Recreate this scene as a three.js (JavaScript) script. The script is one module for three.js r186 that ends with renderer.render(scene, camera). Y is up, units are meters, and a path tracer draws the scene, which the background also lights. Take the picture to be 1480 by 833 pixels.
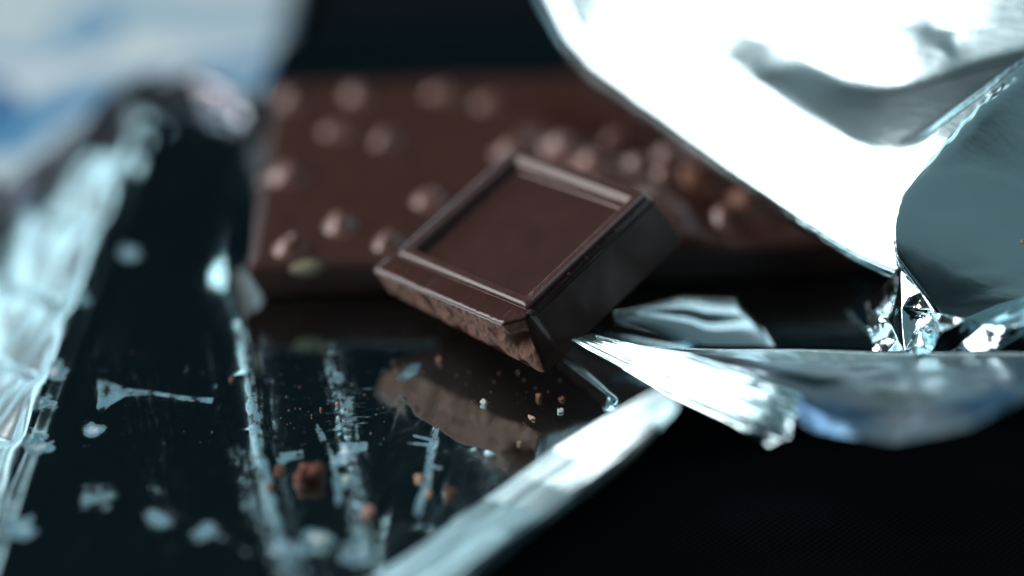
import * as THREE from 'three';
import { ImprovedNoise } from 'three/addons/math/ImprovedNoise.js';
import { RoundedBoxGeometry } from 'three/addons/geometries/RoundedBoxGeometry.js';
import { mergeGeometries, mergeVertices } from 'three/addons/utils/BufferGeometryUtils.js';

// ---------------------------------------------------------------- camera, room light, exposure
const MM = 0.001;
const scene = new THREE.Scene();
const EL = THREE.MathUtils.degToRad(32), DIST = 350, FOV = 12.8;
const camera = new THREE.PerspectiveCamera(FOV, 1480 / 833, 0.02, 20);
camera.position.set(0, Math.sin(EL) * DIST * MM, Math.cos(EL) * DIST * MM);
camera.lookAt(0, 0, 0);
camera.updateMatrixWorld(true);
camera.focus = 0.3235;
camera.userData.fStop = 3.4;
scene.add(camera);

scene.background = new THREE.Color().setRGB(0.0022, 0.0060, 0.0085);   // the unlit room

function softLight(dir, dist, w, h, L, rgb) {
  const l = new THREE.RectAreaLight(new THREE.Color().setRGB(...rgb), L, w, h);
  const d = new THREE.Vector3(...dir).normalize();
  l.position.copy(d.multiplyScalar(dist)); l.lookAt(0, 0, 0); l.castShadow = true;
  scene.add(l); return l;
}
softLight([-0.86, 0.50, -0.06], 0.95, 0.85, 0.60, 6.1, [1.0, 0.98, 0.97]);   // daylight window on the left
softLight([0.26, 0.87, -0.42], 0.90, 0.72, 0.56, 1.3, [0.72, 0.93, 1.0]);    // cool second window, high behind
softLight([-0.52, 0.27, -0.81], 0.95, 0.46, 0.34, 1.9, [0.66, 0.93, 1.0]);     // the same daylight from a low window, back left
softLight([0, 1.0, 0.12], 1.02, 2.7, 1.6, 0.17, [0.62, 0.92, 1.0]);       // added dim fill panel overhead, unseen, mirrored in the flap

const renderer = new THREE.WebGLRenderer({ antialias: true });
renderer.setSize(1024, 576);
renderer.toneMapping = THREE.LinearToneMapping;
renderer.toneMappingExposure = 1.0;
renderer.shadowMap.enabled = true;

// ---------------------------------------------------------------- helpers (all lengths below in millimetres)
const V = (x, y, z) => new THREE.Vector3(x, y, z);
const CAM = V(0, Math.sin(EL) * DIST, Math.cos(EL) * DIST);
const CX = V(1, 0, 0), CZ = CAM.clone().normalize(), CY = CZ.clone().cross(CX);
const FPX = 416.5 / Math.tan(THREE.MathUtils.degToRad(FOV / 2));
function ray(px, py) { return CX.clone().multiplyScalar((px - 740) / FPX).addScaledVector(CY, -(py - 416.5) / FPX).sub(CZ); }
function at(px, py, depth) { return CAM.clone().addScaledVector(ray(px, py), depth); }
function ground(px, py, h = 0) { const r = ray(px, py); return CAM.clone().addScaledVector(r, (h - CAM.y) / r.y); }
function onPlane(px, py, P, n) { const r = ray(px, py); return CAM.clone().addScaledVector(r, P.clone().sub(CAM).dot(n) / r.dot(n)); }
function toPx(p) { const d = p.clone().sub(CAM), z = -d.dot(CZ); return [740 + FPX * d.dot(CX) / z, 416.5 - FPX * d.dot(CY) / z, z]; }
const half = (d) => V(...d).normalize().add(CZ).normalize();   // the tilt at which a sheet mirrors direction d
let seed = 7;
function rnd() { seed = (seed * 1664525 + 1013904223) >>> 0; return seed / 4294967296; }
const rr = (a, b) => a + (b - a) * rnd();
const P = new ImprovedNoise();
const nz = (x, y, z = 0) => P.noise(x + 31.7, y + 17.3, z + 5.1);
const fbm = (x, y, z = 0, o = 4) => { let s = 0, a = 1, f = 1; for (let i = 0; i < o; i++) { s += a * nz(x * f, y * f, z * f + i * 9.1); a *= 0.5; f *= 2.03; } return s; };
const clamp = (x, a = 0, b = 1) => Math.min(b, Math.max(a, x));
const sm = (a, b, x) => { const t = clamp((x - a) / (b - a)); return t * t * (3 - 2 * t); };
const lerp = (a, b, t) => a + (b - a) * t;
function segDist(px, py, a, b) { const dx = b[0] - a[0], dy = b[1] - a[1], t = clamp(((px - a[0]) * dx + (py - a[1]) * dy) / (dx * dx + dy * dy)); return Math.hypot(px - a[0] - t * dx, py - a[1] - t * dy); }
function lineDist(px, py, L) { let d = 1e9; for (let i = 0; i + 1 < L.length; i++) d = Math.min(d, segDist(px, py, L[i], L[i + 1])); return d; }
function inside(px, py, G) { let c = false; for (let i = 0, j = G.length - 1; i < G.length; j = i++) { const a = G[i], b = G[j]; if ((a[1] > py) !== (b[1] > py) && px < (b[0] - a[0]) * (py - a[1]) / (b[1] - a[1]) + a[0]) c = !c; } return c; }
function sdf(px, py, G) { const d = lineDist(px, py, [...G, G[0]]); return inside(px, py, G) ? -d : d; }
function along(L, t) {                                   // point at fraction t of a polyline (arrays of any length)
  const seg = []; let tot = 0; for (let i = 0; i + 1 < L.length; i++) { const d = Math.hypot(L[i + 1][0] - L[i][0], L[i + 1][1] - L[i][1]); seg.push(d); tot += d; }
  let s = clamp(t) * tot; for (let i = 0; i < seg.length; i++) { if (s <= seg[i] || i === seg.length - 1) { const k = seg[i] ? clamp(s / seg[i]) : 0; return L[i].map((v, q) => lerp(v, L[i + 1][q], k)); } s -= seg[i]; }
}
function geo(pos, idx, uv) {
  const g = new THREE.BufferGeometry();
  g.setAttribute('position', new THREE.Float32BufferAttribute(pos, 3));
  if (uv) g.setAttribute('uv', new THREE.Float32BufferAttribute(uv, 2));
  g.setIndex(idx); g.computeVertexNormals(); return g;
}
function gridGeo(nu, nv, f, keep, uvf) {                 // f(i/nu, j/nv) -> Vector3
  const pos = [], uv = [], idx = [];
  for (let j = 0; j <= nv; j++) for (let i = 0; i <= nu; i++) { const p = f(i / nu, j / nv); pos.push(p.x, p.y, p.z); const q = uvf ? uvf(p, i / nu, j / nv) : [p.x * MM, p.z * MM]; uv.push(q[0], q[1]); }
  const K = keep ? (i) => keep(V(pos[i * 3], pos[i * 3 + 1], pos[i * 3 + 2])) : () => true, ok = [];
  if (keep) for (let i = 0; i < pos.length / 3; i++) ok.push(K(i));
  for (let j = 0; j < nv; j++) for (let i = 0; i < nu; i++) {
    const a = j * (nu + 1) + i, b = a + 1, c = a + nu + 1, d = c + 1;
    if (!keep || (ok[a] && ok[b] && ok[c])) idx.push(a, c, b);
    if (!keep || (ok[b] && ok[c] && ok[d])) idx.push(b, c, d);
  }
  return geo(pos, idx, uv);
}
function part(name, g, m, parent) { const o = new THREE.Mesh(g, m); o.name = name; o.castShadow = o.receiveShadow = true; parent.add(o); return o; }
const used = {};
function numbered(n) { const k = used[n] = (used[n] ?? -1) + 1; return k ? `${n}_${String(k).padStart(3, '0')}` : n; }
function thing(name, label, category, group, kind) {
  const o = new THREE.Group(); o.name = numbered(name); o.userData = { label, category };
  if (group) o.userData.group = group; if (kind) o.userData.kind = kind;
  return o;
}
function place(root) {                                   // millimetres to metres, origin moved to the thing's base
  root.updateMatrixWorld(true);
  const box = new THREE.Box3().setFromObject(root), b = V((box.min.x + box.max.x) / 2, box.min.y, (box.min.z + box.max.z) / 2), seen = new Set();
  root.traverse(o => { if (o.isMesh && !o.isInstancedMesh && !seen.has(o.geometry)) { seen.add(o.geometry); o.geometry.translate(-b.x, -b.y, -b.z); o.geometry.scale(MM, MM, MM); } });
  root.position.set(b.x * MM, b.y * MM, b.z * MM); scene.add(root); return root;
}
function dataTex(n, f, srgb, rep) {                      // f(u, v) -> [r, g, b] 0..1
  const d = new Uint8Array(n * n * 4);
  for (let j = 0; j < n; j++) for (let i = 0; i < n; i++) { const c = f(i / n, j / n), k = (j * n + i) * 4; d[k] = clamp(c[0]) * 255; d[k + 1] = clamp(c[1]) * 255; d[k + 2] = clamp(c[2]) * 255; d[k + 3] = 255; }
  const t = new THREE.DataTexture(d, n, n); t.magFilter = THREE.LinearFilter; t.minFilter = THREE.LinearFilter; t.wrapS = t.wrapT = THREE.RepeatWrapping;
  if (srgb) t.colorSpace = THREE.SRGBColorSpace; if (rep) t.repeat.set(rep, rep); t.needsUpdate = true; return t;
}
const tile = (f) => (u, v) => { const a = sm(0, 0.2, u), b = sm(0, 0.2, v); return lerp(lerp(f(u + 1, v + 1), f(u, v + 1), a), lerp(f(u + 1, v), f(u, v), a), b); };

// ---------------------------------------------------------------- materials
const FOIL = [0.70, 0.89, 0.94];
const fineBump = dataTex(512, (() => { const f = tile((u, v) => 0.5 + 0.25 * fbm(u * 6, v * 6, 1, 5)); return (u, v) => { const h = f(u, v); return [h, h, h]; }; })(), false, 25);
function foilMat(o = {}) { const m = new THREE.MeshStandardMaterial({ metalness: 1, roughness: 0.13, bumpMap: fineBump, bumpScale: 0.00006, side: THREE.DoubleSide, ...o }); if (!o.color) m.color.setRGB(...FOIL); return m; }
const M = {};
M.foil = foilMat();
M.foilFlap = foilMat({ roughness: 0.24, bumpScale: 0.00009 });
M.foilCurl = foilMat({ roughness: 0.24, color: new THREE.Color().setRGB(0.72, 0.68, 0.73) });
M.foilSatin = foilMat({ roughness: 0.36, bumpScale: 0.00012 });
M.foilSide = foilMat({ roughness: 0.26, bumpScale: 0.0001, color: new THREE.Color().setRGB(0.70, 0.83, 0.88) });
const chocBump = dataTex(512, (() => { const f = tile((u, v) => 0.5 + 0.2 * fbm(u * 9, v * 9, 3, 5)); return (u, v) => { const h = f(u, v) + (rnd() > 0.9985 ? 0.3 : 0); return [h, h, h]; }; })(), false, 60);
const chocCol = dataTex(256, (() => { const f = tile((u, v) => fbm(u * 5, v * 5, 8, 4)); return (u, v) => { const h = 0.93 + 0.08 * f(u, v); return [h, h, h * 0.99]; }; })(), true, 60);
function choc(r, g, b, o = {}) { const m = new THREE.MeshPhysicalMaterial({ roughness: 0.42, map: chocCol, bumpMap: chocBump, bumpScale: 0.00005, side: THREE.DoubleSide, ...o }); m.color.setRGB(r, g, b); return m; }
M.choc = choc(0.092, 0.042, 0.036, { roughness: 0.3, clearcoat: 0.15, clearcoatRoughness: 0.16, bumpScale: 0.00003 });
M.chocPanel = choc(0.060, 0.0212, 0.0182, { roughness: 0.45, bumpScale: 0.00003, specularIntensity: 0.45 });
M.chocSide = choc(0.092, 0.042, 0.037, { roughness: 0.30, bumpScale: 0.00003 });
M.chocLedge = choc(0.070, 0.028, 0.024, { roughness: 0.25, bumpScale: 0.00003, clearcoat: 0.35, clearcoatRoughness: 0.14 });
M.chocSlab = choc(0.070, 0.0255, 0.0195, { roughness: 0.38, specularIntensity: 0.55, bumpScale: 0.0001 });
M.nutBare = choc(0.30, 0.12, 0.07, { roughness: 0.45 });
M.nut = choc(0.25, 0.105, 0.088, { roughness: 0.30, specularIntensity: 1, clearcoat: 0.6, clearcoatRoughness: 0.26 });
M.broken = choc(0.26, 0.130, 0.098, { roughness: 0.85, bumpScale: 0.0003 });
M.greenNut = new THREE.MeshStandardMaterial({ roughness: 0.8 }); M.greenNut.color.setRGB(0.22, 0.21, 0.135);

// ---------------------------------------------------------------- tabletop
const weave = dataTex(256, (u, v) => { const a = Math.sin(u * Math.PI * 32), b = Math.sin(v * Math.PI * 32), h = 0.5 + 0.25 * Math.max(a * Math.sign(b), -0.6) + 0.2 * Math.abs(b); return [h, h, h]; }, false, 60);
M.cloth = new THREE.MeshPhysicalMaterial({ roughness: 0.95, specularIntensity: 0.06, bumpMap: weave, bumpScale: 0.0003 }); M.cloth.color.setRGB(0.0048, 0.0078, 0.0108);
const TABLE = -12;
{
  const g = gridGeo(120, 120, (a, b) => { const x = lerp(-400, 400, a), z = lerp(-500, 260, b); return V(x, TABLE + 0.4 * fbm(x * 0.02, z * 0.02), z); });
  g.scale(MM, MM, MM);
  const o = part('tabletop', g, M.cloth, scene); o.userData = { kind: 'structure', label: 'black woven cloth covering the tabletop under the wrapper' };
}

// ---------------------------------------------------------------- pale printed packet behind
{
  const root = thing('paper_packet', 'pale blue paper packet with white and blue swirls, blurred at the back left', 'packet');
  const cv = document.createElement('canvas'); cv.width = 512; cv.height = 512; const c = cv.getContext('2d');
  c.fillStyle = '#c6d6dc'; c.fillRect(0, 0, 512, 512);
  const stroke = (col, w, pts) => { c.strokeStyle = col; c.lineWidth = w; c.lineCap = 'round'; c.beginPath(); c.moveTo(pts[0], pts[1]); c.bezierCurveTo(...pts.slice(2)); c.stroke(); };
  // the print: long curling strokes [colour, width, bezier] in hundredths of the sleeve
  for (const [col, w, q] of [['#dfe8ea', 30, [62, 30, 72, 44, 88, 44, 104, 46]], ['#5c96c0', 24, [66, 15, 70, 31, 84, 33, 102, 39]], ['#27689f', 15, [56, 17, 66, 17, 67, 32, 56, 31]], ['#3f7fb2', 13, [94, 18, 97, 24, 99, 28, 101, 34]], ['#5b95bf', 13, [71, 42, 76, 45, 77, 53, 71, 56]], ['#a3c1d3', 28, [78, 56, 84, 48, 94, 50, 102, 51]], ['#86b0cc', 13, [59, 40, 66, 36, 71, 40, 69, 50]], ['#27689f', 10, [73, 14, 78, 22, 88, 24, 95, 27]], ['#eef3f3', 10, [72, 12, 80, 20, 88, 19, 96, 22]], ['#86b0cc', 22, [10, 30, 30, 10, 40, 12, 55, 22]]])
    stroke(col, w * 1.6, q.map(v => v * 5.12));
  const t = new THREE.CanvasTexture(cv); t.colorSpace = THREE.SRGBColorSpace;
  const m = new THREE.MeshStandardMaterial({ map: t, roughness: 0.6 });
  const sleeve = (w, h, d) => { const g = new RoundedBoxGeometry(w, h, d, 4, h * 0.45), uv = g.attributes.uv, p = g.attributes.position; for (let i = 0; i < p.count; i++) uv.setXY(i, p.getX(i) / 120 + 0.5, p.getZ(i) / 120 + 0.5); return g; };
  const g = sleeve(120, 3, 110); g.rotateZ(-0.006); g.translate(-38.5 - 60, TABLE + 2.0, -44 - 55); part('paper_sleeve', g, m, root);
  const fl = sleeve(118, 0.7, 24); fl.rotateX(0.02); fl.translate(-39.5 - 60, TABLE + 4.1, -44 - 96); part('end_flap', fl, m, root);
  place(root);
}

// ---------------------------------------------------------------- foil wrapper
const wrapper = thing('foil_wrapper', 'crumpled silver foil wrapper spread open under the chocolate', 'wrapper');
// marks on the foil: cloudy scuffs, smears and painted crease highlights, drawn on the sheet in its own plan
const PLAN = { x0: -95, z0: -85, w: 200, h: 200 }, CVN = 2048;
const toCv = (px, py) => { const p = ground(px, py, 0); return [(p.x - PLAN.x0) / PLAN.w * CVN, (p.z - PLAN.z0) / PLAN.h * CVN]; };
function scuffGlintCanvas() {
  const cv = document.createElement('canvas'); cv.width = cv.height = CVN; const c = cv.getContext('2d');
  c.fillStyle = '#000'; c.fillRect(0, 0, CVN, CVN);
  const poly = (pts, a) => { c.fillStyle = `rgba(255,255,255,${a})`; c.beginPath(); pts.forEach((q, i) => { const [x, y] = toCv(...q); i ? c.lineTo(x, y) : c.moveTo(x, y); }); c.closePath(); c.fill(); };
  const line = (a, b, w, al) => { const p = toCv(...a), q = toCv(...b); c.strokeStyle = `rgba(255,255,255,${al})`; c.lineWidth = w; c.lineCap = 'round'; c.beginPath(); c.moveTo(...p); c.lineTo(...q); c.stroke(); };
  const smearGlint = (L, wpx, al, n) => { for (let i = 0; i < n; i++) { const t = rnd(), q = along(L, t), o = (rnd() + rnd() - 1) * wpx, l = rr(4, 26), d = along(L, Math.min(1, t + 0.05)); const ux = d[0] - q[0], uy = d[1] - q[1], k = Math.hypot(ux, uy) || 1; line([q[0] + o, q[1]], [q[0] + o + ux / k * l, q[1] + uy / k * l], rr(1, 3.2), al * rr(0.2, 1)); } };
  // painted highlights along the crease beside the bar, fainter ones to its right
  smearGlint([[345, 468], [362, 560], [372, 640], [392, 740], [420, 840]], 12, 0.2, 420);
  smearGlint([[360, 560], [376, 660], [398, 760], [430, 850]], 10, 0.26, 200);
  smearGlint([[470, 490], [490, 560], [505, 660], [525, 800]], 22, 0.16, 340);
  smearGlint([[455, 610], [480, 660], [490, 720]], 7, 0.28, 90);
  smearGlint([[345, 640], [360, 730], [400, 830]], 16, 0.2, 160);
  smearGlint([[478, 480], [492, 560], [506, 660], [530, 810]], 30, 0.10, 420); smearGlint([[380, 480], [392, 600], [430, 830]], 24, 0.09, 300); smearGlint([[560, 640], [640, 600], [760, 560]], 40, 0.05, 160); smearGlint([[200, 500], [230, 640], [250, 800]], 60, 0.05, 260);
  // T shaped crinkle highlight painted on the dark panel
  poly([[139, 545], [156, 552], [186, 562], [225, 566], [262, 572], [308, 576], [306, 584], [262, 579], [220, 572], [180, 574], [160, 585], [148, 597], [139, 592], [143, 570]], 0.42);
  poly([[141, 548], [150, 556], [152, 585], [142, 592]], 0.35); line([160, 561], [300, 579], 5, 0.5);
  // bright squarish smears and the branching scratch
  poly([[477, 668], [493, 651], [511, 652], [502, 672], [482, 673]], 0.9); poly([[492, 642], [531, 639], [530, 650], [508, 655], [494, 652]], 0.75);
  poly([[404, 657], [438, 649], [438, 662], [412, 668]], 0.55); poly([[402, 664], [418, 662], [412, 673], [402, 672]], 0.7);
  smearGlint([[632, 620], [622, 650], [618, 690], [608, 725]], 5, 0.7, 90); smearGlint([[632, 620], [624, 645], [620, 665]], 3, 0.9, 60);
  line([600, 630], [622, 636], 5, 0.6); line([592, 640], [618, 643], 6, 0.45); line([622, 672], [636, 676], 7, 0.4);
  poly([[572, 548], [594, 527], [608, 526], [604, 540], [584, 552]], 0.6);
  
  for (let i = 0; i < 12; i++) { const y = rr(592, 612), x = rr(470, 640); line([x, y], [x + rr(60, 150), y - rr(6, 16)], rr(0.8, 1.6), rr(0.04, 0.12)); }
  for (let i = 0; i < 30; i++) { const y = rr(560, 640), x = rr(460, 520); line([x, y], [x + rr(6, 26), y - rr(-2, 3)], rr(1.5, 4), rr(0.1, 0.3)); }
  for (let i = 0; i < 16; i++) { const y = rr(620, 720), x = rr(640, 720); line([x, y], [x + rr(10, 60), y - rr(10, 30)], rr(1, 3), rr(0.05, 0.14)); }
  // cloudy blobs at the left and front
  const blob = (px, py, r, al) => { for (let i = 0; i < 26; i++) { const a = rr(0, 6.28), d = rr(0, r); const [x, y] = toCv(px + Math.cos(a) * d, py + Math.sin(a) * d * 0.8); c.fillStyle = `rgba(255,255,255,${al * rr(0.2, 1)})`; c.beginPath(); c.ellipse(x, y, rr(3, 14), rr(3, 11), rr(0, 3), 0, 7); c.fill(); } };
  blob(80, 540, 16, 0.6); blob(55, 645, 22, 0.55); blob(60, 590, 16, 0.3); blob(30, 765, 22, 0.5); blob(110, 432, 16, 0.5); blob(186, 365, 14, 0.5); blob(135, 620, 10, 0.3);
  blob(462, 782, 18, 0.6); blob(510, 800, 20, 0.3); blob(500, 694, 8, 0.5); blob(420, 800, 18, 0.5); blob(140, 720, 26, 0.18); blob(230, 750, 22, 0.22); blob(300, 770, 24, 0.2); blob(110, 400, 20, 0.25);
  smearGlint([[200, 640], [240, 740], [300, 760], [360, 800]], 16, 0.15, 70);
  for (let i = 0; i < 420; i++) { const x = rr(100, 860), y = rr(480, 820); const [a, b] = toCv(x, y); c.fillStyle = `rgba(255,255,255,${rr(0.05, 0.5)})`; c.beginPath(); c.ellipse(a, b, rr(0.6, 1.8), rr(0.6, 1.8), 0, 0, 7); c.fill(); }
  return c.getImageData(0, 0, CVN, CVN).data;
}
const scuffGlint = (() => {                                   // marks thinned and broken up by fine noise
  const d = scuffGlintCanvas(), n = CVN, o = new Float32Array(n * n);
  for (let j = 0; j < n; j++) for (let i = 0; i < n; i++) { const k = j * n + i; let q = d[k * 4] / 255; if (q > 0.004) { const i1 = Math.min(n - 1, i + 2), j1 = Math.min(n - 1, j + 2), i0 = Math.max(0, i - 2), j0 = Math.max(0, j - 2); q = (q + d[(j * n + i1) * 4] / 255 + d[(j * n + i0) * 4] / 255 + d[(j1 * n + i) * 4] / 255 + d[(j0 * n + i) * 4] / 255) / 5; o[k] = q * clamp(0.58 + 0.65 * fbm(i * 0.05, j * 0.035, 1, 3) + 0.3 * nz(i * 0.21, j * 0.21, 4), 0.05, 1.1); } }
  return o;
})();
function scuffGlintTex(f, srgb) {
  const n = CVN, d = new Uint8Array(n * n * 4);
  for (let j = 0; j < n; j++) for (let i = 0; i < n; i++) { const s = clamp(scuffGlint[(n - 1 - j) * n + i]), k = (j * n + i) * 4, c = f(s); d[k] = c[0]; d[k + 1] = c[1]; d[k + 2] = c[2]; d[k + 3] = 255; }
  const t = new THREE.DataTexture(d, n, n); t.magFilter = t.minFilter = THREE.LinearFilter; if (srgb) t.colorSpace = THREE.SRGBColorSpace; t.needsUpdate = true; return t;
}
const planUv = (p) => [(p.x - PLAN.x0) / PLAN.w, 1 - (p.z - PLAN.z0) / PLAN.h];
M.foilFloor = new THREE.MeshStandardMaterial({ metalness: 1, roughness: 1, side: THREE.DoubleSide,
  map: scuffGlintTex(s => [lerp(219, 50 + 165 * s, sm(0.08, 0.45, s)), lerp(242, 118 + 108 * s, sm(0.08, 0.45, s)), lerp(247, 142 + 90 * s, sm(0.08, 0.45, s))], true),  // pale teal of the marks also paints the light caught by creases
  roughnessMap: scuffGlintTex(s => [0, lerp(26, 165, Math.min(1, s * 2.2)), lerp(255, 25, sm(0.12, 0.6, s))], false) });
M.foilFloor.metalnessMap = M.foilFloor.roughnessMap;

// spread sheet: a height field
const floorEdge = [[-260, 230], [0, 212], [60, 183], [130, 152], [200, 133], [270, 128], [330, 145], [372, 150], [400, 60], [620, 20], [860, 15], [1100, 100], [1600, 300], [1600, 508], [1300, 508], [1000, 503], [945, 568], [800, 655], [700, 725], [526, 838], [440, 900], [-260, 900]];
const creaseA = [[330, 410], [352, 470], [364, 560], [378, 660], [402, 780], [430, 880]];
const stripB = [[205, 200], [170, 290], [120, 420], [60, 580], [0, 740], [-40, 850]];
const creases = (() => { const o = [{ L: [[468, 478], [486, 560], [502, 660], [524, 820]], h: 0.28, w: 0.5 }, { L: [[455, 605], [478, 660], [492, 725]], h: 0.22, w: 0.2 }, { L: [[300, 470], [322, 600], [352, 720], [372, 830]], h: 0.14, w: 0.5 }, { L: [[345, 640], [362, 740], [392, 830]], h: 0.2, w: 0.15 }, { L: [[632, 620], [620, 660], [606, 728]], h: 0.16, w: 0.1 }, { L: [[560, 505], [600, 600], [660, 640], [740, 660]], h: 0.12, w: 0.3 }, { L: [[140, 548], [148, 600]], h: 0.3, w: 0.25 }, { L: [[145, 568], [300, 580]], h: 0.16, w: 0.12 }];
  for (let i = 0; i < 30; i++) { const x = rr(90, 800), y = rr(490, 800), a = rr(0.9, 2.0) * (rnd() < 0.25 ? 0.1 : 1), l = rr(40, 130); o.push({ L: [[x, y], [x + Math.cos(a) * l * 0.5 + rr(-6, 6), y + Math.sin(a) * l * 0.5], [x + Math.cos(a) * l, y + Math.sin(a) * l]], h: rr(0.03, 0.12), w: rr(0.06, 0.2) }); } return o; })();
function floorH(x, z) {
  const [px, py] = toPx(V(x, 0, z));
  let y = 0.22 * fbm(x * 0.045, z * 0.03, 0, 3) + 0.02 * fbm(x * 0.4, z * 0.12, 2, 3);
  const dA = lineDist(px, py, creaseA) / 10.6; y += 0.5 * Math.exp(-dA * dA / 1.6) + 0.25 * Math.exp(-dA * dA / 12);
  // left of strip B the sheet drops away in crumples
  let k = 0; { let xb = along(stripB, clamp((py - 200) / 650))[0]; k = (xb - px) / 10.6; }
  if (k > -4) { const q = Math.max(0, k); const u2 = x * 0.80 - z * 0.60, saw = (t) => { const f = t - Math.floor(t); return f < 0.68 ? sm(-0.25, 0.9, f / 0.68) : 1 - sm(0, 1, (f - 0.68) / 0.32) * 0.95; }; const u1 = x * 0.90 + z * 0.42, v1 = z * 0.90 - x * 0.42; y += 0.7 * Math.exp(-k * k / 3) - 0.60 * q * sm(0, 3, q) + 0.42 * sm(0, 3, q) * (saw(u2 * 0.085 + 0.35 * nz(x * 0.05, z * 0.05, 4)) * 4.2 + 1.0 * nz(u1 * 0.28, v1 * 0.08, 7) + 0.12 * nz(u1 * 0.9, v1 * 0.2, 2) - 1.5 + 0.03 * fbm(x * 0.5, z * 0.4, 3, 2)); y = -7.6 + Math.log(1 + Math.exp((y + 7.6) * 1.2)) / 1.2; }
  // back rim of the panel lifts and rolls over
  const back = sm(330, 130, py) * sm(420, 330, px); y += back * 2.0 + back * 0.7 * nz(x * 0.2, z * 0.2, 3);
  // sheet turned up against the side of the bar
  const side = lineDist(px, py, [[352, 200], [335, 330], [330, 420], [350, 470]]) / 10.6; y += 0.32 * Math.exp(-side * side / 5) * sm(140, 230, py);
  const rr2 = lineDist(px, py, [[890, 468], [990, 490], [1110, 500]]) / 10.6; y += 0.8 * Math.exp(-rr2 * rr2 / 0.7);
  const s3 = lineDist(px, py, [[812, 527], [880, 582]]) / 10.6; y += 0.9 * Math.exp(-s3 * s3 / 0.4);
  for (const c of creases) { const d = lineDist(px, py, c.L) / 10.6; if (d < 2.5) { const e = Math.min(Math.hypot(px - c.L[0][0], py - c.L[0][1]), Math.hypot(px - c.L[c.L.length - 1][0], py - c.L[c.L.length - 1][1])); y += c.h * Math.exp(-d * d / c.w) * sm(0, 34, e) * (0.75 + 0.5 * nz(x * 0.7, z * 0.7, 8)); } }
  const bk = lineDist(px, py, [[1240, 430], [1310, 500]]) / 10.6; y += 1.2 * Math.exp(-bk * bk / 2);
  return y;
}
{
  const f = (a, b) => { const x = lerp(-92, 92, a), z = lerp(-80, 78, b); return V(x, floorH(x, z), z); };
  const left = (q) => along(stripB, clamp((q[1] - 200) / 650))[0] - 2 - q[0];
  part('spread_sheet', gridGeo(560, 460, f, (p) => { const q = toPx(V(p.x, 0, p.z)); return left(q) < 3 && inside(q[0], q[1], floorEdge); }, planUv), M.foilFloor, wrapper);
  part('crumpled_side', gridGeo(560, 460, f, (p) => { const q = toPx(V(p.x, 0, p.z)); return left(q) > -5 && inside(q[0], q[1], floorEdge); }, (p) => [p.x * MM, p.z * MM]), M.foilSide, wrapper);
}

{
  const L = [[-40, 226], [0, 212], [60, 183], [130, 152], [200, 133], [270, 128], [330, 143], [362, 172]];
  const g = gridGeo(220, 44, (a, b) => { const q = along(L, a), c = ground(q[0], q[1] + 16, 0), h = Math.max(floorH(c.x, c.z), -6), th = b * 3.9 - 0.5, r = 1.3 * (1 + 0.5 * nz(a * 9, 1)) * sm(0, 0.05, a) * sm(1.02, 0.9, a) + 0.3; const k = 1.1 * nz(a * 11, b * 1.6, 5) + 0.25 * nz(a * 30, b * 3, 8); return V(c.x + 0.4 * k, h - 0.3 + (1 - Math.cos(th)) * r + k * sm(0, 0.2, b), c.z + 6 - Math.sin(th) * r * 1.3 - 5 * sm(0, 0.35, b)); }, null, (p, a, b) => [a * 0.06, b * 0.01]);
  part('curled_edge', g, M.foilCurl, wrapper);
  const G = [[888, 452], [985, 431], [1062, 432], [1118, 499], [1010, 498]], P0 = ground(1118, 499, 1.6);
  const nF = half([0.20, 0.88, -0.40]);
  const E1 = [[888, 450], [985, 430], [1062, 432], [1090, 462]], E2 = [[888, 460], [960, 482], [1020, 499], [1120, 500]];
  const fold = gridGeo(120, 60, (a, b) => { const A = along(E1, a), B = along(E2, a), px = lerp(A[0], B[0], b), py = lerp(A[1], B[1], b), p = onPlane(px, py, P0, nF); const d = sdf(px, py, [[945, 452], [1000, 450], [1045, 482], [990, 478]]); return p.addScaledVector(nF, 1.3 * Math.sin(Math.PI * b) * Math.pow(Math.sin(Math.PI * clamp(a, 0.02, 0.98)), 0.6) - 0.8 * Math.exp(-Math.pow((b - 0.55 - 0.1 * nz(a * 3, 1)) / 0.10, 2)) * sm(0.1, 0.4, a) * sm(0.95, 0.6, a) + 0.25 * nz(p.x * 0.16, p.z * 0.16, 4)); });
  part('added_glint_fold', fold, M.foilSide, wrapper);  // added fold, stands in for the white flap reflection in the sheet
}

// the flap that stands up at the right: base plane plus a relief solved from the way it is bent
const N0 = half([-0.86, 0.50, -0.06]);
const FP0 = at(1300, 385, 325);
const FS = V(0, 1, 0).cross(N0).normalize(), FT = N0.clone().cross(FS).normalize();
const bandD = [[1084, 100], [1140, 78], [1165, 92], [1200, 112], [1262, 122], [1300, 112], [1360, 90], [1440, 66], [1500, 50], [1440, 98], [1405, 132], [1350, 180], [1290, 215], [1260, 223], [1225, 212], [1180, 180], [1130, 140]];
const dentA = [[1283, 95], [1315, 25], [1365, 21], [1352, 35], [1357, 63], [1332, 50], [1305, 76]];
const dentB = [[1020, 78], [1062, 40], [1088, 40], [1052, 78]];
const dentC = [[700, -120], [860, -120], [852, -20], [822, 40], [770, 30]];
const sideG = [[1650, -120], [1500, 40], [1440, 105], [1400, 160], [1345, 235], [1315, 290], [1304, 340], [1303, 385], [1330, 430], [1352, 470], [1700, 470]];
const ridgeR = [[1480, 60], [1440, 98], [1405, 134], [1350, 184], [1300, 262], [1304, 300], [1325, 268], [1352, 228], [1402, 156], [1446, 108], [1486, 70]];
const nBand = N0.clone().multiplyScalar(Math.cos(0.37)).addScaledVector(FT, Math.sin(0.37)), nSide = half([0.40, 0.74, 0.56]), nDark = half([0.1, 0.35, -0.9]);
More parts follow.
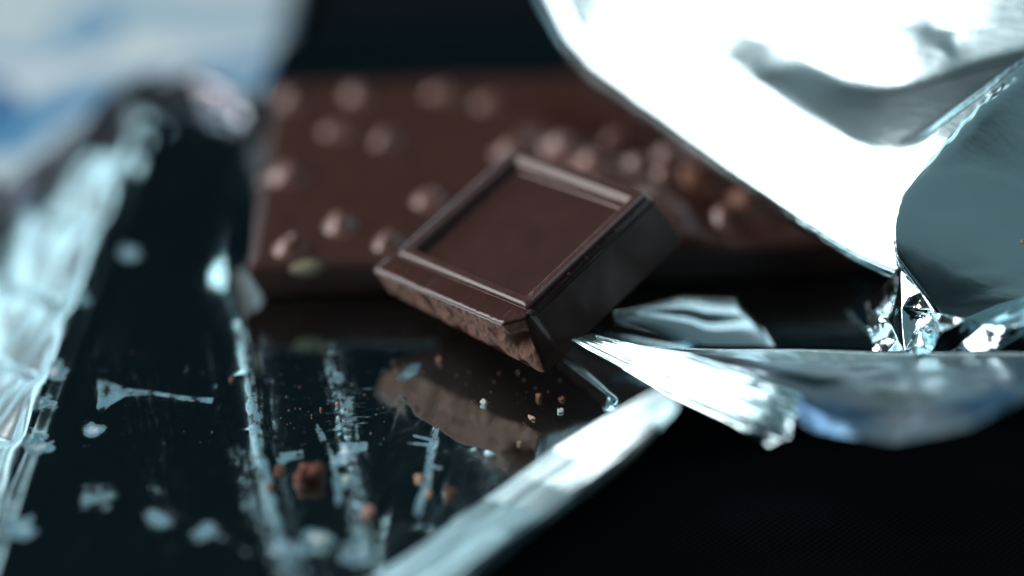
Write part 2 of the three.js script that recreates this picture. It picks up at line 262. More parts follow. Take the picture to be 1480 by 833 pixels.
const flap = (() => {
  const c = [[740, -90], [1640, -90], [1640, 520], [740, 520]].map(q => onPlane(...q, FP0, N0).sub(FP0));
  const s0 = Math.min(...c.map(p => p.dot(FS))), s1 = Math.max(...c.map(p => p.dot(FS))), t0 = Math.min(...c.map(p => p.dot(FT))), t1 = Math.max(...c.map(p => p.dot(FT)));
  const st = 0.45, nu = Math.ceil((s1 - s0) / st), nv = Math.ceil((t1 - t0) / st), W = nu + 1, H = nv + 1;
  const wt = new Float32Array(W * H), gx = new Float32Array(W * H), gy = new Float32Array(W * H), h = new Float32Array(W * H);
  const slope = (n) => [-n.dot(FS) / n.dot(N0), -n.dot(FT) / n.dot(N0)];
  const sB = slope(nBand), sS = slope(nSide), sK = slope(nDark), sLow = slope(half([0.30, 0.36, 0.90])), sTop = slope(half([0.90, 0.62, 0.30]));
  for (let j = 0; j < H; j++) for (let i = 0; i < W; i++) {
    const s = s0 + i * st, t = t0 + j * st, p = FP0.clone().addScaledVector(FS, s).addScaledVector(FT, t), [px, py] = toPx(p);
    let a = [0.03 * nz(s * 0.05, t * 0.05), 0.03 * nz(s * 0.05, t * 0.05, 9)];
    const mix = (b, k) => { a = [lerp(a[0], b[0], k), lerp(a[1], b[1], k)]; };
    mix(sB, sm(20, -4, sdf(px, py, bandD)));
    mix(sB, 0.9 * sm(4, -4, sdf(px, py, dentA))); mix(sB, sm(12, -4, sdf(px, py, dentB))); mix(sB, 0.9 * sm(14, -14, sdf(px, py, dentC)));
    const dS = sdf(px, py, sideG), dB = sdf(px, py, bandD); mix(sS, sm(9, -9, dS)); mix(sK, 0.45 * sm(12, 2, Math.abs(dS + 12)));
    const kR = sm(5, -4, sdf(px, py, ridgeR)); mix([0, 0], kR);
    wt[j * W + i] = Math.max(kR * 0.9,  lerp(1, 0.22, sm(20, 8, Math.abs(dB - 5))) * lerp(1, 0.04, sm(18, 6, Math.abs(dS))) * (dB < -6 ? 0.8 : 1) * (dS < -10 ? 0.7 : 1));
    const inS = sm(0, -25, dS), arc = (L, w) => { const d = lineDist(px, py, L); return Math.exp(-d * d / (w * w)); };
    const cr = inS * (arc([[1322, 300], [1350, 262], [1400, 240], [1450, 243], [1490, 262]], 3) + 0.7 * arc([[1340, 320], [1400, 305], [1440, 325], [1432, 370], [1380, 390]], 4) + 0.8 * arc([[1370, 430], [1430, 400], [1480, 395]], 5)) + 0.7 * arc([[1240, 30], [1310, 22], [1400, 26]], 3) + 0.6 * arc([[1080, 18], [1160, 40], [1240, 34]], 4) + 0.8 * arc([[1290, 62], [1340, 66]], 2);
    { const kd = sm(0, -14, dS), k1 = kd * sm(350, 465, py - 0.25 * (px - 1400)) * 0.9, k2 = kd * sm(230, 90, py) * 0.75; mix(sLow, k1); mix(sTop, k2); }
    gx[j * W + i] = a[0] + 0.012 * nz(s * 0.25, t * 0.25, 2) + inS * (0.20 * nz(s * 0.05, t * 0.05, 12) + 0.02 * nz(s * 0.4, t * 0.4, 14)) + 0.10 * cr; gy[j * W + i] = a[1] + 0.012 * nz(s * 0.25, t * 0.25, 6) + inS * (0.20 * nz(s * 0.05, t * 0.05, 16) + 0.02 * nz(s * 0.4, t * 0.4, 18)) - 0.12 * cr;
  }
  const div = new Float32Array(W * H), D = (A, i, j) => A[clamp(j, 0, H - 1) * W + clamp(i, 0, W - 1)];
  for (let it = 0; it < 4000; it++) {
    for (let c2 = 0; c2 < 2; c2++) for (let j = 0; j < H; j++) for (let i = (j + c2) & 1; i < W; i += 2) {
      let s = 0, n = 0; const k = j * W + i;
      const nb = (q, g, sg) => { const w = Math.min(wt[k], wt[q]); s += w * (h[q] + sg * st * 0.5 * (g[k] + g[q])); n += w; };
      if (i > 0) nb(k - 1, gx, 1); if (i < nu) nb(k + 1, gx, -1); if (j > 0) nb(k - W, gy, 1); if (j < nv) nb(k + W, gy, -1);
      h[k] += 1.93 * (s / n - h[k]);
    }
  }
  const B3 = (f) => [(1 - f) ** 3 / 6, (3 * f ** 3 - 6 * f * f + 4) / 6, (-3 * f ** 3 + 3 * f * f + 3 * f + 1) / 6, f ** 3 / 6];
  const at0 = (s, t) => { const x = clamp((s - s0) / st, 1, nu - 2.001), y = clamp((t - t0) / st, 1, nv - 2.001), i = Math.floor(x), j = Math.floor(y), wx = B3(x - i), wy = B3(y - j); let r = 0; for (let q = 0; q < 4; q++) for (let p = 0; p < 4; p++) r += wx[p] * wy[q] * h[(j - 1 + q) * W + i - 1 + p]; return r; };
  const o = at0(0, 0); let lo = 9e9, hi = -9e9; for (const q of h) { lo = Math.min(lo, q - o); hi = Math.max(hi, q - o); } console.log('flap relief', lo.toFixed(1), hi.toFixed(1), nu, nv);
  return (px, py) => { const p = onPlane(px, py, FP0, N0), d = p.clone().sub(FP0), s = d.dot(FS), t = d.dot(FT); return p.addScaledVector(N0, at0(s, t) - o); };
})();
const flapEdge = [[772, -60], [815, 30], [850, 72], [900, 112], [960, 158], [1050, 228], [1150, 300], [1230, 352], [1300, 386], [1318, 415], [1350, 452], [1400, 444], [1480, 415], [1560, 392]];
const flapTop = [[800, -90], [1000, -70], [1120, -60], [1250, -50], [1400, -50], [1480, -50], [1600, -40], [1620, 200], [1620, 380]];
{
  const g = gridGeo(620, 300, (a, b) => { const e = along(flapEdge, a), t = along(flapTop, a); return flap(lerp(e[0], t[0], b), lerp(e[1], t[1], b)); }, null, (p, a, b) => [a * 0.09, b * 0.06]);
  part('raised_flap', g, M.foilFlap, wrapper);
  // edge of the flap curls back under itself
  const L = flapEdge.slice(0, 9);
  const hem = gridGeo(160, 24, (a, b) => {
    const q = along(L, a), p = flap(...q), q2 = along(L, Math.min(1, a + 0.01)), q1 = along(L, Math.max(0, a - 0.01)), d = flap(...q2).sub(flap(...q1)).normalize(), o = d.clone().cross(N0).normalize();
    const r = lerp(4.2, 1.3, a) * (1 + 0.12 * nz(a * 30, 2)), th = b * 3.6;
    return p.addScaledVector(o, Math.sin(th) * r * 1.0).addScaledVector(N0, -(1 - Math.cos(th)) * r).addScaledVector(N0, 0.05 * nz(a * 90, b * 3));
  }, null, (p, a, b) => [a * 0.09, b * 0.006]);
  part('rolled_edge', hem, M.foil, wrapper);
}

// crumpled foot of the flap: small flat facets
{
  const v = [[1303, 386, 325], [1322, 408, 322], [1352, 452, 323], [1303, 446, 321], [1345, 447, 317], [1308, 508, 321], [1326, 512, 314], [1345, 512, 318], [1330, 470, 322], [1380, 455, 324], [1420, 470, 316], [1375, 508, 319], [1440, 505, 314], [1500, 420, 322], [1500, 470, 312], [1470, 512, 316], [1395, 462, 314], [1360, 480, 317], [1520, 520, 318], [1290, 470, 326], [1262, 508, 326], [1250, 440, 332]];
  const f = [[0, 3, 1], [1, 3, 4], [1, 4, 2], [3, 5, 8], [3, 8, 4], [8, 5, 6], [8, 6, 7], [8, 7, 4], [2, 4, 17], [4, 7, 17], [17, 7, 11], [2, 17, 16], [2, 16, 9], [9, 16, 10], [16, 17, 11], [16, 11, 10], [10, 11, 12], [9, 10, 13], [13, 10, 14], [10, 12, 14], [14, 12, 15], [14, 15, 18], [0, 19, 3], [19, 20, 5], [19, 5, 3], [0, 21, 19], [21, 20, 19]];
  const pos = [], uv = []; 
  const P3 = v.map((q, i) => i < 5 ? onPlane(q[0], q[1], FP0, N0) : at(...q));
  const sub = (a, b, c, n) => { if (!n) { for (const q of [a, b, c]) { pos.push(q.x, q.y, q.z); uv.push(q.x * MM, q.y * MM); } return; } const m = (p, q) => { const r = p.clone().add(q).multiplyScalar(0.5), d = p.distanceTo(q); const k = nz(r.x * 0.35, r.y * 0.35, r.z * 0.35) * d * 0.22; return r.addScaledVector(CZ, k); }; const ab = m(a, b), bc = m(b, c), ca = m(c, a); sub(a, ab, ca, n - 1); sub(ab, b, bc, n - 1); sub(ca, bc, c, n - 1); sub(ab, bc, ca, n - 1); };
  for (const t of f) sub(P3[t[0]], P3[t[1]], P3[t[2]], 4);
  let g = new THREE.BufferGeometry(); g.setAttribute('position', new THREE.Float32BufferAttribute(pos, 3)); g.setAttribute('uv', new THREE.Float32BufferAttribute(uv, 2)); g = mergeVertices(g, 1e-3); g.computeVertexNormals();
  part('crumpled_corner', g, M.foil, wrapper);
}

// gathered pleats that fan out from under the small square
{
  const top = [[856, 482, 326], [930, 502, 320], [1000, 512, 316], [1100, 545, 311], [1196, 582, 307]], bot = [[826, 492, 325], [900, 535, 321], [970, 575, 316], [1040, 606, 311], [1112, 642, 306]];
  const g = gridGeo(160, 260, (a, b) => {
    const A = along(top, a), B = along(bot, a), k = [0, 1, 2].map(i => lerp(A[i], B[i], b)), p = at(...k);
    const ph = b * 5.6 + 0.35 * nz(a * 1.2, b * 4) + 0.25 * nz(a * 0.7, 3), wid = lerp(0.35, 1.35, a), big = Math.pow(Math.abs(Math.sin(Math.PI * ph)), 0.75) * wid * (0.40 + 0.30 * nz(Math.floor(ph) * 3.7, 2));
    const fine = Math.abs(Math.sin(Math.PI * (b * 21 + 1.2 * nz(b * 7, a * 2)))) * wid * 0.018;
    const end = sm(0.80, 1, a), n = V(-0.28, 0.84, 0.46);
    p.addScaledVector(n, (big + fine) * (1 - 0.5 * end) + Math.sin(b * Math.PI) * 1.0 * a + 0.14 * nz(a * 8, b * 5, 3) * sm(0.5, 0.8, a));
    p.addScaledVector(n, -end * end * 0.7 * (0.7 + 0.6 * Math.abs(Math.sin(Math.PI * ph))));
    return p.addScaledVector(V(0.77, 0, 0.64), 0.9 * end * Math.sin(Math.PI * ph * 0.5 + 1));
  }, null, (p, a, b) => [a * 0.035, b * 0.012]);
  part('gathered_pleats', g, M.foil, wrapper);
}

// front hem: doubled edge of the sheet, standing up a little towards the right
{
  const up = [[470, 868, 291], [526, 836, 297], [610, 780, 303], [700, 722, 309], [800, 650, 310], [870, 606, 308], [955, 560, 302]], lo = [[632, 896, 296], [680, 845, 299], [758, 778, 303], [838, 720, 305], [904, 668, 304], [954, 616, 301], [980, 584, 298]];
  const g = gridGeo(200, 130, (a, b) => {
    const A = along(up, a), B = along(lo, a), p = at(...[0, 1, 2].map(i => lerp(A[i], B[i], b)));
    const bend = 0.5 * Math.sin(Math.PI * b) - 0.35 * Math.exp(-Math.pow((b - 0.40 - 0.06 * nz(a * 5, 1)) / 0.05, 2)) - 1.5 * Math.pow(sm(0.72, 1.08, b), 2) + 0.10 * nz(a * 4, b * 16, 2) + 0.05 * nz(a * 9, b * 40, 6);
    return p.addScaledVector(V(0.2, 0.9, 0.3), bend + 0.22 * nz(a * 5, b * 1.6, 4) + 0.5 * sm(0.8, 1, b) * nz(a * 14, 2, 8));
  }, null, (p, a, b) => [a * 0.06, b * 0.012]);
  part('front_hem', g, M.foilSatin, wrapper);
}

// outside of the wrapper hanging over at the right, printed pale blue
{
  const cv = document.createElement('canvas'); cv.width = 1024; cv.height = 512; const c = cv.getContext('2d');
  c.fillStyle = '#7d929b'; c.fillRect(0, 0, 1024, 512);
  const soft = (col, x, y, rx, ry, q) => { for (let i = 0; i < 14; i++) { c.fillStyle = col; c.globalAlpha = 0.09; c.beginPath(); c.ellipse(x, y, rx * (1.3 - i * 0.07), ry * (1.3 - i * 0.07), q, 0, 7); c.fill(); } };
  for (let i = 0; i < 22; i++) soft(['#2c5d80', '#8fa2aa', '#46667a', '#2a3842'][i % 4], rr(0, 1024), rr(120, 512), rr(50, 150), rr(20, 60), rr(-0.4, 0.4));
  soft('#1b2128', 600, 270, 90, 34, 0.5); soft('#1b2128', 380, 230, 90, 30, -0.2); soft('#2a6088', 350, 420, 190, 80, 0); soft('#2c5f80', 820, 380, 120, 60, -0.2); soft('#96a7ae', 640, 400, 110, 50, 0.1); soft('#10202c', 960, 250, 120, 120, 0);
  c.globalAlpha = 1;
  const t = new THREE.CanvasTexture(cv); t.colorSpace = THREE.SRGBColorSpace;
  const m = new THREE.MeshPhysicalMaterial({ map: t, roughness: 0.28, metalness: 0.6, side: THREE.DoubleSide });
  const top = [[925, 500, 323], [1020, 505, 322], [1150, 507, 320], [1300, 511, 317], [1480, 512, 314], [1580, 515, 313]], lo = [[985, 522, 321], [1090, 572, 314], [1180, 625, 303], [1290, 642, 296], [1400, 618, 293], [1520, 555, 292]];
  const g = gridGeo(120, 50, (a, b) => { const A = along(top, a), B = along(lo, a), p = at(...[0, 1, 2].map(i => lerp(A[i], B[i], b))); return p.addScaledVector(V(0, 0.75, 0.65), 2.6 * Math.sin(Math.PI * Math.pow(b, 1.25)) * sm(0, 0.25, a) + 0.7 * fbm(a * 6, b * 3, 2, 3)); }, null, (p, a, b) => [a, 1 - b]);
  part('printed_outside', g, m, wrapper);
  const nC = half([-0.74, 0.60, 0.10]), cr = [[1004, 505.5, 319.6], [1150, 507.5, 317.8], [1318, 512, 314.7]], cl = [[1040, 512], [1110, 524], [1190, 543], [1262, 540], [1330, 520]];
  part('bright_fold', gridGeo(90, 24, (a, b) => { const A = along(cr, a), B = along(cl, a), p0 = at(...A); const p = onPlane(lerp(A[0], B[0], b), lerp(A[1], B[1], b), p0, nC); return p.addScaledVector(nC, 0.10 * nz(a * 14, b * 1.5, 2) - 0.35 * b * b); }), M.foilSatin, wrapper);
  part('crest_edge', new THREE.TubeGeometry(new THREE.CatmullRomCurve3([[862, 486, 325], [900, 494, 322.5], ...top.slice(0, 6)].map((q, i) => at(q[0], q[1] + (i % 2), q[2] - 0.4))), 160, 0.16, 8), M.foil, wrapper);
}
place(wrapper);

// ---------------------------------------------------------------- slab of nut chocolate
const SH = 7.2;
const slabTop = [[357, 383], [1330, 346], [1120, 95], [393, 116]].map(q => ground(...q, SH));
{
  const root = thing('chocolate_slab', 'dark chocolate bar lying nut side up on the foil, half under the flap', 'chocolate bar');
  const [A, B, C, D] = slabTop, N = 150, N2 = 90;
  const hump = (x, z) => { const q = toPx(V(x, SH, z)), d = lineDist(q[0], q[1], [[790, 215], [900, 250], [990, 330]]) / 10; return 2.1 * Math.exp(-d * d / 16) * sm(0, 3, 21 - Math.abs(z + 18)); };
  const topP = (a, b) => { const p = A.clone().lerp(B, a).lerp(D.clone().lerp(C, a), b); const e = Math.min(a * 90, (1 - a) * 90, b * 48, (1 - b) * 48); p.y += -0.9 * Math.pow(1 - sm(0, 1.3, e), 2) + 0.18 * fbm(p.x * 0.09, p.z * 0.09, 5, 3) + 0.5 * sm(5, 30, p.x) * Math.abs(fbm(p.x * 0.16, p.z * 0.2, 2, 2)) + hump(p.x, p.z); return p; };
  part('slab_top', gridGeo(N, N2, topP), M.chocSlab, root);
  const ctr = A.clone().add(B).add(C).add(D).multiplyScalar(0.25); const ring = [];
  for (let i = 0; i < N; i++) ring.push(topP(i / N, 0)); for (let i = 0; i < N2; i++) ring.push(topP(1, i / N2)); for (let i = N; i > 0; i--) ring.push(topP(i / N, 1)); for (let i = N2; i > 0; i--) ring.push(topP(0, i / N2));
  const q = ring.length - 1;
  const side = gridGeo(q + 1, 12, (a, b) => { const p = ring[Math.round(a * (q + 1)) % ring.length].clone(), d = ctr.clone().sub(p); d.y = 0; const inw = b * 2.6 + 0.15 * nz(p.x * 0.3, p.z * 0.3, b * 3) * Math.sin(b * 3.1); p.addScaledVector(V(Math.sign(d.x) * clamp((Math.abs(d.x) - 30) / 20), 0, Math.sign(d.z) * clamp((Math.abs(d.z) - 12) / 10)), inw); p.y = lerp(p.y, 0.45, b); return p; });
  part('side_wall', side, M.chocSlab, root);
  // nuts under a skin of chocolate: [px, py, width, height]
  const nuts = [[422, 146, 2.3, 1.9], [515, 138, 2.4, 1.7], [637, 136, 2.1, 1.6], [708, 150, 2.1, 1.8], [487, 190, 2.2, 1.6], [560, 203, 2.2, 2.0], [415, 256, 2.4, 2.2], [622, 290, 2.2, 1.8], [492, 326, 2.3, 2.0], [420, 357, 2.2, 2.2], [562, 351, 2.0, 1.9], [742, 222, 2.1, 1.9], [812, 228, 2.2, 1.9], [893, 213, 2.4, 1.9], [855, 250, 2.1, 1.8], [962, 232, 2.2, 1.8], [1000, 268, 2.4, 2.2], [935, 300, 2.0, 1.3], [1010, 226, 2.1, 1.8], [1080, 288, 2.2, 2.0], [1045, 320, 2.2, 2.0], [960, 268, 2.0, 1.5], [920, 255, 1.8, 1.4]];
  for (const [px, py, w, h] of nuts) {
    const c = ground(px, py, SH), ph = rr(0, 3), el = rr(0.68, 1.0), k = rr(0, 50), hs = h * 0.98;
    const g = gridGeo(40, 18, (a, b) => { const th = a * Math.PI * 2, r = b * 2.0, f = Math.exp(-Math.pow(r, 3.2) * 0.75); const x = Math.cos(th) * r * w * 0.9, z = Math.sin(th) * r * w * el * 0.9; const n = 1 + 0.35 * nz(Math.cos(th) * r * 1.1 + k, Math.sin(th) * r * 1.1, k); return V(c.x + x * Math.cos(ph) - z * Math.sin(ph), SH - 0.25 + 0.2 * sm(10, 40, c.x) + hump(c.x, c.z) + hs * f * n + 0.18 * fbm(c.x * 0.09, c.z * 0.09, 5, 3) - 0.5 * sm(1.5, 2, r), c.z + x * Math.sin(ph) + z * Math.cos(ph)); });
    const bare = px === 1000 || px === 1080 || px === 420; part('nut_bump', g, bare && px !== 420 ? M.nutBare : M.nut, root);
  }
  const fr = new THREE.IcosahedronGeometry(1.5, 4), fp = fr.attributes.position, fc = ground(445, 387, 6.2);
  for (let i = 0; i < fp.count; i++) { const v = V().fromBufferAttribute(fp, i), n = 1 + 0.25 * fbm(v.x * 0.8, v.y * 0.8, v.z * 0.8, 3); fp.setXYZ(i, v.x * n * 1.5, v.y * n * 0.65, v.z * n * 0.7); }
  const fg = mergeVertices(fr.deleteAttribute('normal')); fg.translate(fc.x, fc.y, fc.z + 0.1); fg.computeVertexNormals();
  part('nut_fragment', fg, M.greenNut, root).userData.label = 'pale green broken nut piece showing in the front edge';
  place(root);
}

// ---------------------------------------------------------------- the single square
const K = 1.09;
const Q = (() => { const b = new THREE.Matrix4().makeBasis(V(0.720, 0.085, 0.689), V(0.649, 0.271, -0.711), V(-0.247, 0.959, 0.140)); const o = CAM.clone().addScaledVector(V(1.363, 28.551, 32.990).sub(CAM), K); return (u, v, w) => V(u, v, w).multiplyScalar(K).applyMatrix4(b).add(o); })();
{
  const root = thing('chocolate_square', 'broken-off square of dark chocolate with framed top, leaning on the nut bar', 'chocolate piece');
  // perimeter rings of [uLeft, uRight, vFront, vBack, wSides, wFront, cornerRadius]
  const ringPt = (R, s) => {
    const [uL, uR, vF, vB, wS, wF, cr] = R, k = Math.floor(s * 4) % 4, t = s * 4 - Math.floor(s * 4);
    const cs = [[uL, vF], [uR, vF], [uR, vB], [uL, vB]], a = cs[k], b = cs[(k + 1) % 4];
    let u = lerp(a[0], b[0], t), v = lerp(a[1], b[1], t);
    if (cr > 0) { const cu = clamp(u, uL + cr, uR - cr), cv2 = clamp(v, vF + cr, vB - cr), du = u - cu, dv = v - cv2, d = Math.hypot(du, dv); if (du && dv) { u = cu + du / d * cr; v = cv2 + dv / d * cr; } }
    const fr = sm(-10.6, -11.4, v);
    let w = lerp(wS, wF, wF === wS ? 0 : fr);
    return [u, v, w];
  };
  const S = 400;
  // even spacing with extra points at the corners
  const sv = []; for (let i = 0; i <= S; i++) { const k = Math.floor(i / (S / 4)), t = (i % (S / 4)) / (S / 4); const e = t < 0.5 ? 0.5 * Math.pow(2 * t, 1.5) : 1 - 0.5 * Math.pow(2 - 2 * t, 1.5); sv.push(Math.min(k + e, 3.99999999 + (i === S ? 0 : 0)) / 4); } sv[S] = 0;
  const loft = (rings, wob = 0) => gridGeo(S, rings.length - 1, (a, b) => { const r = rings[Math.round(b * (rings.length - 1))], [u, v, w] = ringPt(r, sv[Math.round(a * S)]); const k = wob * fbm(u * 0.5, v * 0.5, w * 0.5, 3) - (u > 9.7 ? 0.22 * Math.max(0, nz(u * 1.7, v * 1.7, 2) - 0.12) : 0); return Q(u, v, w + k); }, null, (p, a, b) => [p.x * MM, p.z * MM + p.y * MM]);
  const panel = gridGeo(60, 60, (a, b) => { const u = lerp(-8.5, 8.9, a), v = lerp(-8.9, 8.35, b); return Q(u, v, 0.02 * fbm(u * 0.3, v * 0.3, 2, 2)); });
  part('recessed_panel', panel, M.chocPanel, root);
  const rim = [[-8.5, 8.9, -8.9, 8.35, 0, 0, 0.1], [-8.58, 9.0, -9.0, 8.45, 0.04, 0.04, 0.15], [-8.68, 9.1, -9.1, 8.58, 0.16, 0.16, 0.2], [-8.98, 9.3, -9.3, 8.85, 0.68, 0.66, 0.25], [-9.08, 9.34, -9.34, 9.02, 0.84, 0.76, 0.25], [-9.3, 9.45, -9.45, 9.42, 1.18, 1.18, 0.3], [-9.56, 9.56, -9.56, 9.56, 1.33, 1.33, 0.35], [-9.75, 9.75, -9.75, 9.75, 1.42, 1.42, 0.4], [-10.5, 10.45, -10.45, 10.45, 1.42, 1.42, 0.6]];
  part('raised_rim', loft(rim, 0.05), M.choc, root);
  // outer wall; at the front it first runs out over the ledge left by the neighbouring square
  const wall = [[-10.5, 10.45, -10.45, 10.45, 1.42, 1.42, 0.6], [-10.75, 10.7, -10.68, 10.7, 1.38, 1.40, 0.7], [-10.98, 10.9, -10.86, 10.9, 1.25, 1.31, 0.7], [-11.12, 11.05, -11.0, 11.05, 1.0, 1.16, 0.7], [-11.2, 11.12, -11.08, 11.12, 0.8, 1.02, 0.7], [-11.24, 11.16, -11.12, 11.16, 0.7, 0.985, 0.7], [-11.38, 11.26, -11.5, 11.26, 0.32, 0.965, 0.5], [-11.5, 11.3, -12.2, 11.3, 0.25, 0.93, 0.4], [-11.8, 11.33, -13.6, 11.33, 0.2, 0.86, 0.3], [-11.95, 11.36, -13.95, 11.36, 0.1, 0.80, 0.3], [-12.05, 11.38, -14.12, 11.38, -0.05, 0.66, 0.3], [-12.1, 11.4, -14.2, 11.4, -0.3, 0.42, 0.3]];
  const chunk = (u, v) => u > 9.6 ? v + Math.min(1.9, (u - 9.6) * 1.15) * sm(-11.6, -13.6, v) : v;
  const wallG = gridGeo(S, wall.length - 1, (a, b) => { let [u, v, w] = ringPt(wall[Math.round(b * (wall.length - 1))], sv[Math.round(a * S)]); v = chunk(u, v); const rag = b > 0.6 && v < -12 ? 0.07 * nz(u * 1.4, 3, b) + 0.05 * nz(u * 4, 6, b) : 0; return Q(u, v + rag * 0.8, w + rag); });
  part('ledge', wallG, M.chocLedge, root);
  const top = wall[wall.length - 1];
  const sideRows = 26;
  const lowPt = (s) => { const [u, v] = ringPt([-12.1, 13.1, -13.3, 13.0, 0, 0, 0.9], s); const f = clamp((u + 12) / 25); return [u, v, lerp(-3.4, -6.5, Math.max(f, sm(-12, 5, v)))]; };
  const full = (a, b) => { const s = sv[Math.round(a * S)]; let [u, v, w] = ringPt(top, s); v = chunk(u, v); const [u2, v2, w2] = lowPt(s); return [lerp(u, u2, b), lerp(v, v2, b), lerp(w, w2, b)]; };
  const wallSide = gridGeo(300, sideRows, (a, b) => { const [u, v, w] = full(0.25 + a * 0.75, b); const k = 0.05 * fbm(u * 0.2, v * 0.2, w * 0.2 + 3, 2); return Q(u + (u > 10 ? k : 0), v + (v > 10 ? k : 0), w); });
  part('side_wall', wallSide, M.chocSide, root);
  const br = gridGeo(300, 70, (a, b) => {
    const i = a * 0.25 * S, i0 = Math.floor(i), t = i - i0, A = full(i0 / S, b), B = full(Math.min(i0 + 1, S / 4) / S, b); const [u, v, w] = [0, 1, 2].map(q => lerp(A[q], B[q], t));
    const e = sm(0, 0.06, b) * sm(0, 0.015, a) * sm(1, 0.99, a);
    const pit = Math.max(0, nz(u * 0.8, w * 0.45, 3) - 0.12) * 1.5 + Math.max(0, nz(u * 0.35 + w * 0.15, w * 0.3, 9) - 0.1) * 1.6 + Math.max(0, nz(u * 2.2, w * 1.1, 5) - 0.25) * 0.6;
    const hole = 2.2 * Math.exp(-(Math.pow((u - 10.7) / 1.0, 2) + Math.pow((w + 2.6) / 1.2, 2)));
    return Q(u - hole * 0.3, v + e * (pit * 0.5 + hole + 0.06 * fbm(u * 2.2, w * 1.4, 1, 4)), w);
  });
  part('broken_edge', br, M.broken, root);
  const und = gridGeo(S, 6, (a, b) => { const [u, v, w] = lowPt(sv[Math.round(a * S)]); return Q(u * (1 - b), v * (1 - b), lerp(w, -6.6, sm(0, 0.3, b))); });
  part('underside', und, M.chocSide, root);
  // loose crumbs stuck along the right hand rim and by the front corner
  const bits = []; for (let i = 0; i < 90; i++) { const e = rnd(); let u, v, w; if (e < 0.6) { u = rr(9.9, 11.2); v = rr(-11, 9); w = 1.1 - 0.3 * sm(10.7, 11.2, u); } else { u = rr(6, 10.5); v = rr(-10.9, -9.6); w = 1.1; } const b = new THREE.IcosahedronGeometry(0.04 + 0.2 * Math.pow(rnd(), 2), 1), q = b.attributes.position; for (let k = 0; k < q.count; k++) { const s = 0.7 + 0.5 * Math.abs(nz(q.getX(k) * 9 + i, q.getY(k) * 9, q.getZ(k) * 9)); q.setXYZ(k, q.getX(k) * s * 1.4, q.getY(k) * s, q.getZ(k) * s); } const c = Q(u, v, w); b.translate(c.x, c.y, c.z); bits.push(b); }
  part('crumb_dust', mergeGeometries(bits), M.broken, root).userData.kind = 'stuff';
  place(root);
}

// ---------------------------------------------------------------- crumbs and flakes on the foil
const crumbMats = {}; const cm = (name, r, g, b) => { const m = new THREE.MeshStandardMaterial({ roughness: 0.75, bumpMap: chocBump, bumpScale: 0.0003 }); m.color.setRGB(r, g, b); crumbMats[name] = m; };
cm('red', 0.165, 0.055, 0.032); cm('orange', 0.25, 0.10, 0.052); cm('beige', 0.55, 0.36, 0.24); cm('white', 0.62, 0.68, 0.64); cm('pink', 0.42, 0.22, 0.18);
const FLAPG = 'crumbs stuck to the raised foil flap';
function crumb(name, label, category, mat, px, py, rx, ry, rz, group) {
  rx *= 0.8; ry *= 0.72; rz *= 0.8; const root = thing(name, label, category, group), g0 = new THREE.IcosahedronGeometry(1, 6); g0.deleteAttribute('normal'); g0.deleteAttribute('uv'); const g = mergeVertices(g0), p = g.attributes.position, k = rr(0, 60);
  for (let i = 0; i < p.count; i++) { const v = V().fromBufferAttribute(p, i), n = 1.05 + 0.75 * nz(v.x * 0.8 + k, v.y * 0.8, v.z * 0.8) + 0.3 * nz(v.x * 1.9 + k, v.y * 1.9, v.z * 1.9) - 0.28 * Math.abs(nz(v.x * 2.6 + k, v.y * 2.6, v.z * 2.6 + k)) + 0.08 * nz(v.x * 7, v.y * 7, v.z * 7 + k); p.setXYZ(i, v.x * n * rx, Math.max(v.y * n, -0.8) * ry, v.z * n * rz); }
  const uv = new Float32Array(p.count * 2); for (let i = 0; i < p.count; i++) { uv[i * 2] = p.getX(i) * 0.001; uv[i * 2 + 1] = p.getZ(i) * 0.001 + p.getY(i) * 0.001; } g.setAttribute('uv', new THREE.BufferAttribute(uv, 2));
  g.rotateY(rr(0, 3));
  if (group === FLAPG) { const c = flap(px, py); g.translate(c.x + N0.x * ry * 0.4, c.y + N0.y * ry * 0.4, c.z + N0.z * ry * 0.4); }
  else { const c = ground(px, py, 0), h = floorH(c.x, c.z), c2 = ground(px, py, h + ry * 0.8); g.translate(c2.x, floorH(c2.x, c2.z) + ry * 0.72, c2.z); } g.computeVertexNormals();
  part('crumb_body', g, crumbMats[mat], root); return place(root);
}
const CG = 'crumbs scattered on the foil';
seed = 4242;
crumb('crumb', 'largest reddish brown nut crumb on the foil, in front of the bar', 'crumb', 'red', 449, 682, 2.5, 1.9, 1.9, CG);
{ const big = scene.children[scene.children.length - 1].children[0].geometry, lobe = big.clone(); lobe.scale(0.52, 0.7, 0.5); lobe.rotateY(1.9); lobe.translate(-0.0011, 0.0002, 0.0011); scene.children[scene.children.length - 1].children[0].geometry = mergeGeometries([big, lobe]); }
crumb('crumb', 'small orange crumb just left of the largest crumb', 'crumb', 'orange', 404, 679, 0.8, 0.6, 0.7, CG);
crumb('crumb', 'small orange crumb on the crease below left of the largest crumb', 'crumb', 'orange', 391, 704, 0.7, 0.6, 0.7, CG);
crumb('crumb', 'round tan crumb near the middle of the front hem', 'crumb', 'orange', 651, 712, 0.8, 0.7, 0.8, CG);
crumb('crumb', 'pale beige crumb at the foot of the branching scratch', 'crumb', 'beige', 607, 692, 0.6, 0.55, 0.7, CG);
crumb('crumb', 'pinkish beige crumb in the blurred foreground below the largest crumb', 'crumb', 'pink', 532, 740, 0.9, 0.7, 0.8, CG);
crumb('crumb', 'bright orange nut crumb below the front corner of the square', 'crumb', 'orange', 779, 573, 0.6, 0.6, 0.55, CG);
crumb('crumb', 'small brown orange crumb directly above the white flake', 'crumb', 'orange', 813, 576, 0.35, 0.4, 0.35, CG);
crumb('crumb', 'beige splinter of nut between orange crumb and front hem', 'crumb', 'beige', 768, 603, 0.75, 0.25, 0.3, CG);
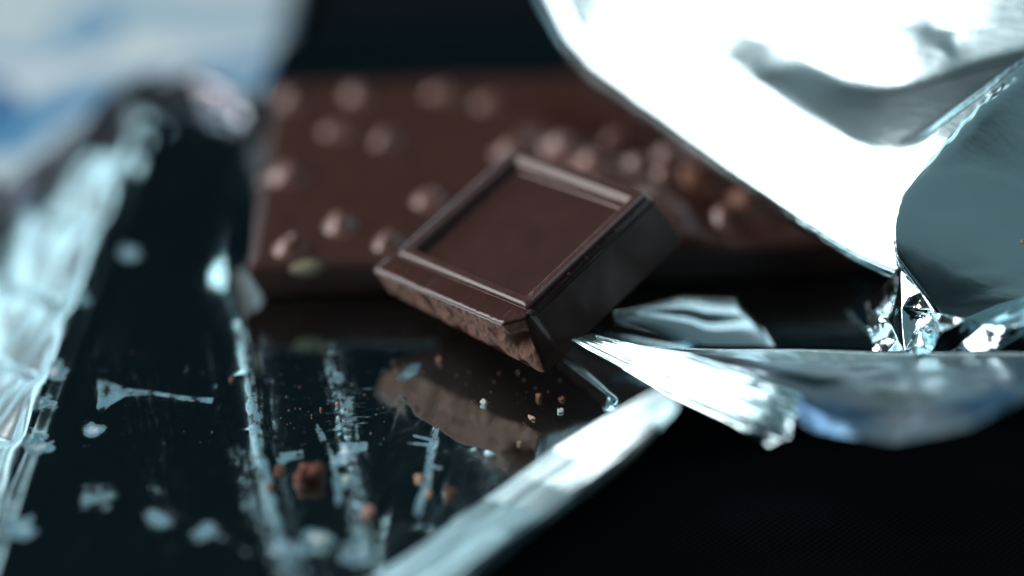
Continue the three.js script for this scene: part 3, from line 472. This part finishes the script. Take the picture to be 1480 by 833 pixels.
crumb('crumb', 'tiny beige crumb close above the front hem', 'crumb', 'beige', 751, 641, 0.3, 0.3, 0.3, CG);
crumb('crumb', 'tiny pink crumb under the broken edge of the square', 'crumb', 'pink', 635, 519, 0.4, 0.4, 0.4, CG);
crumb('crumb', 'orange brown splinter on the dark panel left of the crease', 'crumb', 'orange', 334, 548, 0.7, 0.25, 0.35, CG);
crumb('crumb', 'tiny orange speck, left one of the three above the square smears', 'crumb', 'orange', 464, 592, 0.32, 0.35, 0.25, CG);
crumb('crumb', 'tiny beige speck, middle one of the three above the square smears', 'crumb', 'beige', 487, 583, 0.28, 0.28, 0.25, CG);
crumb('crumb', 'tiny beige speck, right one of the three above the square smears', 'crumb', 'beige', 498, 591, 0.22, 0.25, 0.22, CG);
crumb('crumb', 'faint beige crumb between the branching scratch and round tan crumb', 'crumb', 'beige', 619, 713, 0.5, 0.4, 0.5, CG);
crumb('crumb', 'thin beige splinter stuck to the grey side of the flap at the right edge', 'crumb', 'beige', 1468, 252, 0.35, 0.7, 0.3, FLAPG);
crumb('crumb', 'tiny beige crumb on the grey side of the flap, below the splinter', 'crumb', 'beige', 1449, 326, 0.4, 0.25, 0.3, FLAPG);
const FG = 'pale flakes lying on the foil';
crumb('flake', 'white flake below the middle of the broken edge', 'flake', 'white', 700, 582, 0.5, 0.5, 0.5, FG);
crumb('flake', 'white flake below the small brown orange crumb, nearest the hem', 'flake', 'white', 811, 594, 0.45, 0.35, 0.4, FG);
crumb('flake', 'small whitish flake on the dark foil right of the largest crumb', 'flake', 'white', 500, 694, 0.6, 0.4, 0.6, FG);
crumb('flake', 'blurred white flake at the bottom edge below the largest crumb', 'flake', 'white', 463, 781, 1.2, 0.5, 1.0, FG);
{
  const g = new THREE.IcosahedronGeometry(1, 0), m = crumbMats.beige, n = 110, o = new THREE.InstancedMesh(g, m, n); o.name = 'crumb_dust'; o.userData = { kind: 'stuff', label: 'fine scattered chocolate and nut dust on the foil', category: 'crumb dust' };
  for (let i = 0; i < n; i++) { const px = i < 45 ? rr(400, 560) : i < 85 ? rr(560, 830) : rr(120, 850), py = i < 45 ? rr(530, 640) : i < 85 ? 500 + (px - 560) * 0.3 + rr(-25, 60) : rr(480, 680), c = ground(px, py, 0), r = 0.03 + 0.1 * Math.pow(rnd(), 2.5); const mt = new THREE.Matrix4().compose(V(c.x * MM, (floorH(c.x, c.z) + r * 0.6) * MM, c.z * MM), new THREE.Quaternion().setFromEuler(new THREE.Euler(rr(0, 3), rr(0, 3), 0)), V(r * MM, r * MM, r * MM * rr(0.7, 1.6))); o.setMatrixAt(i, mt); o.setColorAt(i, new THREE.Color().setRGB(...[[1, 1, 1], [1, 0.6, 0.4], [1.0, 1.2, 1.3]][i % 3])); }
  o.castShadow = o.receiveShadow = true; scene.add(o);
}

renderer.render(scene, camera);
